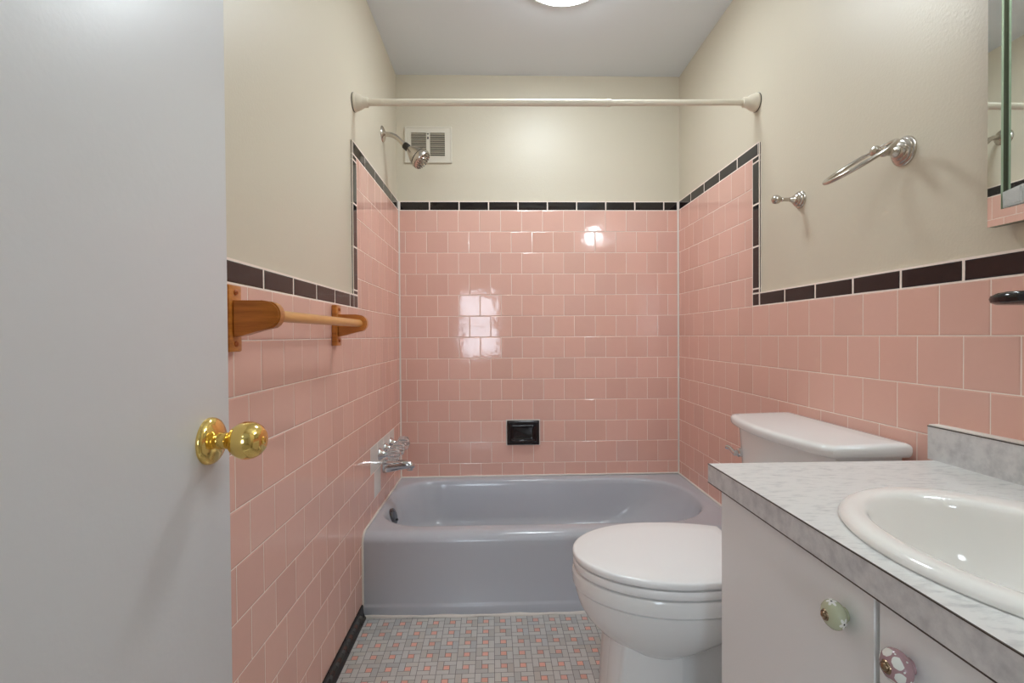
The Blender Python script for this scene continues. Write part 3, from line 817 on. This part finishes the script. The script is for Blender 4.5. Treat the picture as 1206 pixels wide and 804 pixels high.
def knob(parent, y, z, body, style):
    bm = BM(); ox = VX - 0.0005
    # flattened ceramic ball on a short neck, facing -x
    R_, hx, cx = 0.0185, 0.0130, 0.0155
    prof = [(0.0085, 0), (0.0075, 0.002)]
    for k in range(15):
        a = -PI / 2 + 0.42 + (PI - 0.80) * k / 14
        prof.append((R_ * math.cos(a), cx + hx * math.sin(a)))
    lathe(bm, prof, (ox, y, z), (-1, 0, 0), 40, mi=0)
    e_ = cx + hx
    lathe(bm, [(0.0075, e_ - 0.0030), (0.0075, e_ - 0.0012), (0.006, e_ + 0.0006), (0.0045, e_ + 0.0003), (0.0038, e_ + 0.002), (0.002, e_ + 0.0035), (0, e_ + 0.0038)], (ox, y, z), (-1, 0, 0), 28, mi=1)
    def surf(a, ph, lift=0.0003):
        r = R_ * math.cos(a) + lift * math.cos(a); x = cx + hx * math.sin(a) + lift * math.sin(a)
        return Vector((ox - x, y + r * math.cos(ph), z + r * math.sin(ph)))
    def leaf(a0, ph0, rot, ln, wd, mi, heart=False, off=0.0):
        m = 5; cs = math.cos(rot); sn = math.sin(rot); kx = 1 / 0.0165
        grid = []
        for i in range(m + 1):
            t = i / m; w = wd * math.sin(PI * (0.12 + 0.80 * t)) ** (0.7)
            if heart and t > 0.7: w = wd * (0.9 - 1.0 * (t - 0.7))
            row = []
            for j in range(3):
                l_, s_ = off + t * ln, (j - 1) * w * 0.5
                da = (l_ * cs - s_ * sn) * kx; dp = (l_ * sn + s_ * cs) * kx / max(0.35, math.cos(a0))
                row.append(bm.verts.new(surf(a0 + da, ph0 + dp, 0.00035)))
            grid.append(row)
        for i in range(m):
            for j in range(2): bm.faces.new((grid[i][j], grid[i][j + 1], grid[i + 1][j + 1], grid[i + 1][j])).material_index = mi
    if style == 'flower':
        for ph in (math.radians(92), math.radians(188), math.radians(280), math.radians(10)):
            a0 = 0.15
            if ph > 1.5 and ph < 1.7: a0 = 0.28
            if ph > 3: a0 = -0.05
            for q in range(5): leaf(a0, ph, 2 * PI * q / 5 + 0.4, 0.0060, 0.0042, 2, off=0.0013)
            for q in range(3): leaf(a0, ph, 2 * PI * q / 3, 0.0013, 0.0018, 3)
    else:
        for k in range(6):
            ph = 2 * PI * k / 6 + 0.25
            leaf(0.95, ph, PI, 0.0105, 0.0085, 2, True)
            lathe(bm, [(0.0011, 0), (0.0009, 0.0003), (0, 0.0004)], surf(0.40, ph + PI / 6), surf(0.40, ph + PI / 6) - Vector((ox - cx, y, z)), 10, mi=2)
            lathe(bm, [(0.0011, 0), (0.0009, 0.0003), (0, 0.0004)], surf(-0.05, ph), surf(-0.05, ph) - Vector((ox - cx, y, z)), 10, mi=2)
    k_ = at_root(obj('knob', bm, [body, M['gunmetal'], M['petal'], M['dot']], None, sharp=50), va)
    return k_
for (a, b, kyy, kzz, body, style, lab) in ((0.5695, VY1, 0.618, EYE - 0.367, M['green'], 'flower', 'sage green ceramic knob with white flowers'),
                                           (VY0, 0.5625, 0.518, EYE - 0.367, M['rose'], 'heart', 'dusty rose ceramic knob with white petals')):
    bm = BM(); box(bm, VX, VX + 0.018, a, b, 0.10, CT - 0.0435, 0.0012, 1)
    dr = at_root(obj('door', bm, M['cabinet'], None, sharp=30), va)
    k_ = knob(dr, kyy, kzz, body, style)
    k_['label'] = lab
    k_.parent = dr; k_.matrix_parent_inverse = Matrix.Translation(va.location).inverted() @ Matrix.Identity(4)
    k_.matrix_parent_inverse = Matrix.Identity(4)

# countertop with an oval cut-out
SX, SY, SRX, SRY = 0.662, 0.562, 0.195, 0.240
cx0, cx1, cy0, cy1 = 0.438, B - 0.001, 0.150, 1.003
ct = empty('countertop', (0.70, 0.58, CT - 0.038), 'white and grey marbled laminate vanity countertop with low backsplash', 'countertop')
bm = BM()
N_ = 96
def rect_pt(t):
    c_, s_ = math.cos(t), math.sin(t)
    ks = []
    if c_ > 1e-9: ks.append((cx1 - SX) / c_)
    if c_ < -1e-9: ks.append((cx0 - SX) / c_)
    if s_ > 1e-9: ks.append((cy1 - SY) / s_)
    if s_ < -1e-9: ks.append((cy0 - SY) / s_)
    k = min(ks); return (SX + c_ * k, SY + s_ * k)
angs = sorted([2 * PI * k / N_ for k in range(N_)] + [math.atan2(y - SY, x - SX) % (2 * PI) for x in (cx0, cx1) for y in (cy0, cy1)])
outp = [rect_pt(t) for t in angs]; inp = [(SX + (SRX - .02) * math.cos(t), SY + (SRY - .02) * math.sin(t)) for t in angs]
zt, zb = CT, CT - 0.0385
ot = [bm.verts.new((x, y, zt)) for x, y in outp]; it = [bm.verts.new((x, y, zt)) for x, y in inp]
ob_ = [bm.verts.new((x, y, zb)) for x, y in outp]; ib = [bm.verts.new((x, y, zb)) for x, y in inp]
n = len(angs)
for i in range(n):
    j = (i + 1) % n
    bm.faces.new((it[i], ot[i], ot[j], it[j])).material_index = 0
    bm.faces.new((ib[i], ib[j], ob_[j], ob_[i])).material_index = 1
    bm.faces.new((ot[i], ob_[i], ob_[j], ot[j])).material_index = 1
    bm.faces.new((it[i], it[j], ib[j], ib[i])).material_index = 1
at_root(obj('slab', bm, [M['marble'], M['marble_edge']], None, smooth=False), ct)
bm = BM(); box(bm, cx0 - 0.0008, cx0 + 0.0012, cy0, cy1, CT - 0.0011, CT + 0.0003); box(bm, cx0 - 0.0004, cx0 + 0.001, cy0, cy1, zb - 0.0012, zb + 0.0006)
at_root(obj('edge_seam', bm, M['seam'], None, smooth=False), ct)['label'] = 'dark laminate seam line'
bm = BM(); box(bm, B - 0.024, B - 0.001, cy0, 1.020, CT - 0.001, EYE - 0.199, 0.001, 1)
at_root(obj('backsplash', bm, M['marble_edge'], None, smooth=False), ct)
bm = BM(); box(bm, B - 0.0225, B + 0.0, cy0, 1.019, EYE - 0.199, EYE - 0.196, 0.001, 1)
at_root(obj('caulk_bead', bm, M['caulk'], None, smooth=False), ct)
bm = BM(); box(bm, B - 0.0247, B - 0.0230, cy0, 1.0195, EYE - 0.2008, EYE - 0.1990)
at_root(obj('edge_seam', bm, M['seam'], None, smooth=False), ct)

sk = empty('bathroom_sink', (SX, SY, CT), 'off-white oval drop-in basin set in the marbled countertop', 'sink')
def ov(cx, cy, rx, ry, z, n=96): return [Vector((cx + rx * math.cos(2 * PI * k / n), cy + ry * math.sin(2 * PI * k / n), z)) for k in range(n)]
bm = BM(); bx, by = 0.640, 0.566
rg = [ov(SX, SY, SRX - .030, SRY - .030, CT - 0.012), ov(SX, SY, SRX - .028, SRY - .028, CT + 0.0005), ov(SX, SY, SRX, SRY, CT + 0.0005), ov(SX, SY, SRX + .0008, SRY + .0008, CT + 0.004), ov(SX, SY, SRX - .002, SRY - .002, CT + 0.0085),
      ov(SX, SY, SRX - .008, SRY - .008, CT + 0.0125), ov(SX, SY, SRX - .014, SRY - .014, CT + 0.0140)]
for k, (f_, dz) in enumerate(((1.09, .0138), (1.035, .0130), (1.0, .0105), (.975, .004), (.955, -.006), (.925, -.026), (.87, -.055), (.79, -.085), (.66, -.112), (.46, -.130), (.22, -.138), (.10, -.139))):
    w = 1
    rg.append(ov(bx, by, 0.138 * f_, 0.193 * f_, CT + dz))
loft(bm, rg, False, True)
at_root(obj('basin', bm, M['sink'], None, sharp=80), sk)
bm = BM(); lathe(bm, [(0.022, 0), (0.022, 0.003), (0.018, 0.0045), (0.015, 0.003), (0, 0.003)], (bx, by, CT - 0.1395), (0, 0, 1), 32)
at_root(obj('drain', bm, M['chrome']), sk)

# ---------------------------------------------------------------- lamps
LX, LY = 0.262, 1.815
cl = empty('ceiling_light', (LX, LY, H), 'round white flush ceiling light, lit, above the front of tub', 'ceiling light')
bm = BM(); lathe(bm, [(0.172, 0), (0.172, 0.012), (0.168, 0.018), (0.160, 0.020), (0.156, 0.017), (0.156, 0.010)], (0, 0, 0), (0, 0, -1), 72, cap1=False)
obj('trim_ring', bm, M['trim'], cl)
bm = BM(); lathe(bm, [(0.155, 0.011), (0.153, 0.020), (0.146, 0.028), (0.125, 0.035), (0.07, 0.040), (0, 0.042)], (0, 0, 0), (0, 0, -1), 72)
obj('diffuser', bm, M['diffuser'], cl)['label'] = 'glowing white diffuser'
vl = empty('vanity_light', (XW, 0.58, 1.955), 'three globe vanity light on the right wall above the medicine cabinet', 'wall light')
bm = BM(); box(bm, -0.022, -0.0005, -0.24, 0.24, -0.055, 0.055, 0.006, 3); obj('back_plate', bm, M['chrome'], vl, sharp=30)
for dy in (-0.16, 0.0, 0.16):
    bm = BM(); lathe(bm, [(0.026, 0.020), (0.026, 0.028), (0.020, 0.032), (0.020, 0.052)], (0, dy, 0), (-1, 0, 0), 28); obj('socket', bm, M['chrome'], vl)
    bm = BM(); lathe(bm, [(0.018, 0.048)] + [(0.048 * math.sin(0.4 + (PI - 0.4) * k / 18), 0.093 - 0.048 * math.cos(0.4 + (PI - 0.4) * k / 18)) for k in range(19)], (0, dy, 0), (-1, 0, 0), 32)
    obj('globe', bm, M['globe'], vl)
hl = empty('added_fill_light', (-0.55, -1.5, H), 'added round fill light, unseen on the ceiling behind the doorway', 'ceiling light')  # unseen lamp, added to throw fill light through the doorway
bm = BM(); lathe(bm, [(0.20, 0), (0.20, 0.02), (0.19, 0.026), (0.182, 0.02)], (0, 0, 0), (0, 0, -1), 64, cap1=False)
obj('trim_ring', bm, M['trim'], hl)
bm = BM(); lathe(bm, [(0.18, 0.01), (0.17, 0.03), (0.12, 0.045), (0, 0.052)], (0, 0, 0), (0, 0, -1), 64)
obj('diffuser', bm, M['fill_lamp'], hl)

def area(name, loc, rot, sx, sy, power, col):
    l = bpy.data.lights.new(name, 'AREA'); l.shape = 'RECTANGLE'; l.size = sx; l.size_y = sy
    l.energy = power; l.color = col
    o = bpy.data.objects.new(name, l); C.objects.link(o); o.location = loc; o.rotation_euler = rot
    return o
area('window_daylight', ((WX0 + WX1) / 2, WY - 0.20, (WZ0 + WZ1) / 2), (PI / 2, 0, 0), WX1 - WX0 + 0.1, WZ1 - WZ0 + 0.1, 12, (0.78, 0.89, 1.0))

w = bpy.data.worlds.new('World'); bpy.context.scene.world = w; w.use_nodes = True
w.node_tree.nodes['Background'].inputs[0].default_value = (0.75, 0.86, 1.0, 1)
w.node_tree.nodes['Background'].inputs[1].default_value = 1.0

# ---------------------------------------------------------------- camera
cam = bpy.data.cameras.new('Camera'); co = bpy.data.objects.new('Camera', cam); C.objects.link(co)
yaw, pitch, roll = 0.0281, -0.0116, -0.0066
cy_, sy_ = math.cos(yaw), math.sin(yaw)
f0 = Vector((sy_, cy_, 0)); r0 = Vector((cy_, -sy_, 0)); u0 = Vector((0, 0, 1))
f2 = f0 * math.cos(pitch) + u0 * math.sin(pitch); u2 = u0 * math.cos(pitch) - f0 * math.sin(pitch)
r3 = r0 * math.cos(roll) + u2 * math.sin(roll); u3 = u2 * math.cos(roll) - r0 * math.sin(roll)
Mx = Matrix((r3, u3, -f2)).transposed().to_4x4(); Mx.translation = Vector((0, 0, EYE))
co.matrix_world = Mx
cam.sensor_fit = 'HORIZONTAL'; cam.sensor_width = 36; cam.lens = 571.1 / 1206 * 36
cam.clip_start = 0.01
sc = bpy.context.scene; sc.camera = co
sc.view_settings.view_transform = 'Standard'; sc.view_settings.look = 'None'
sc.view_settings.exposure = 1.53; sc.view_settings.gamma = 1.0; sc.view_settings.use_curve_mapping = False
sc.cycles.max_bounces = 10; sc.cycles.diffuse_bounces = 6
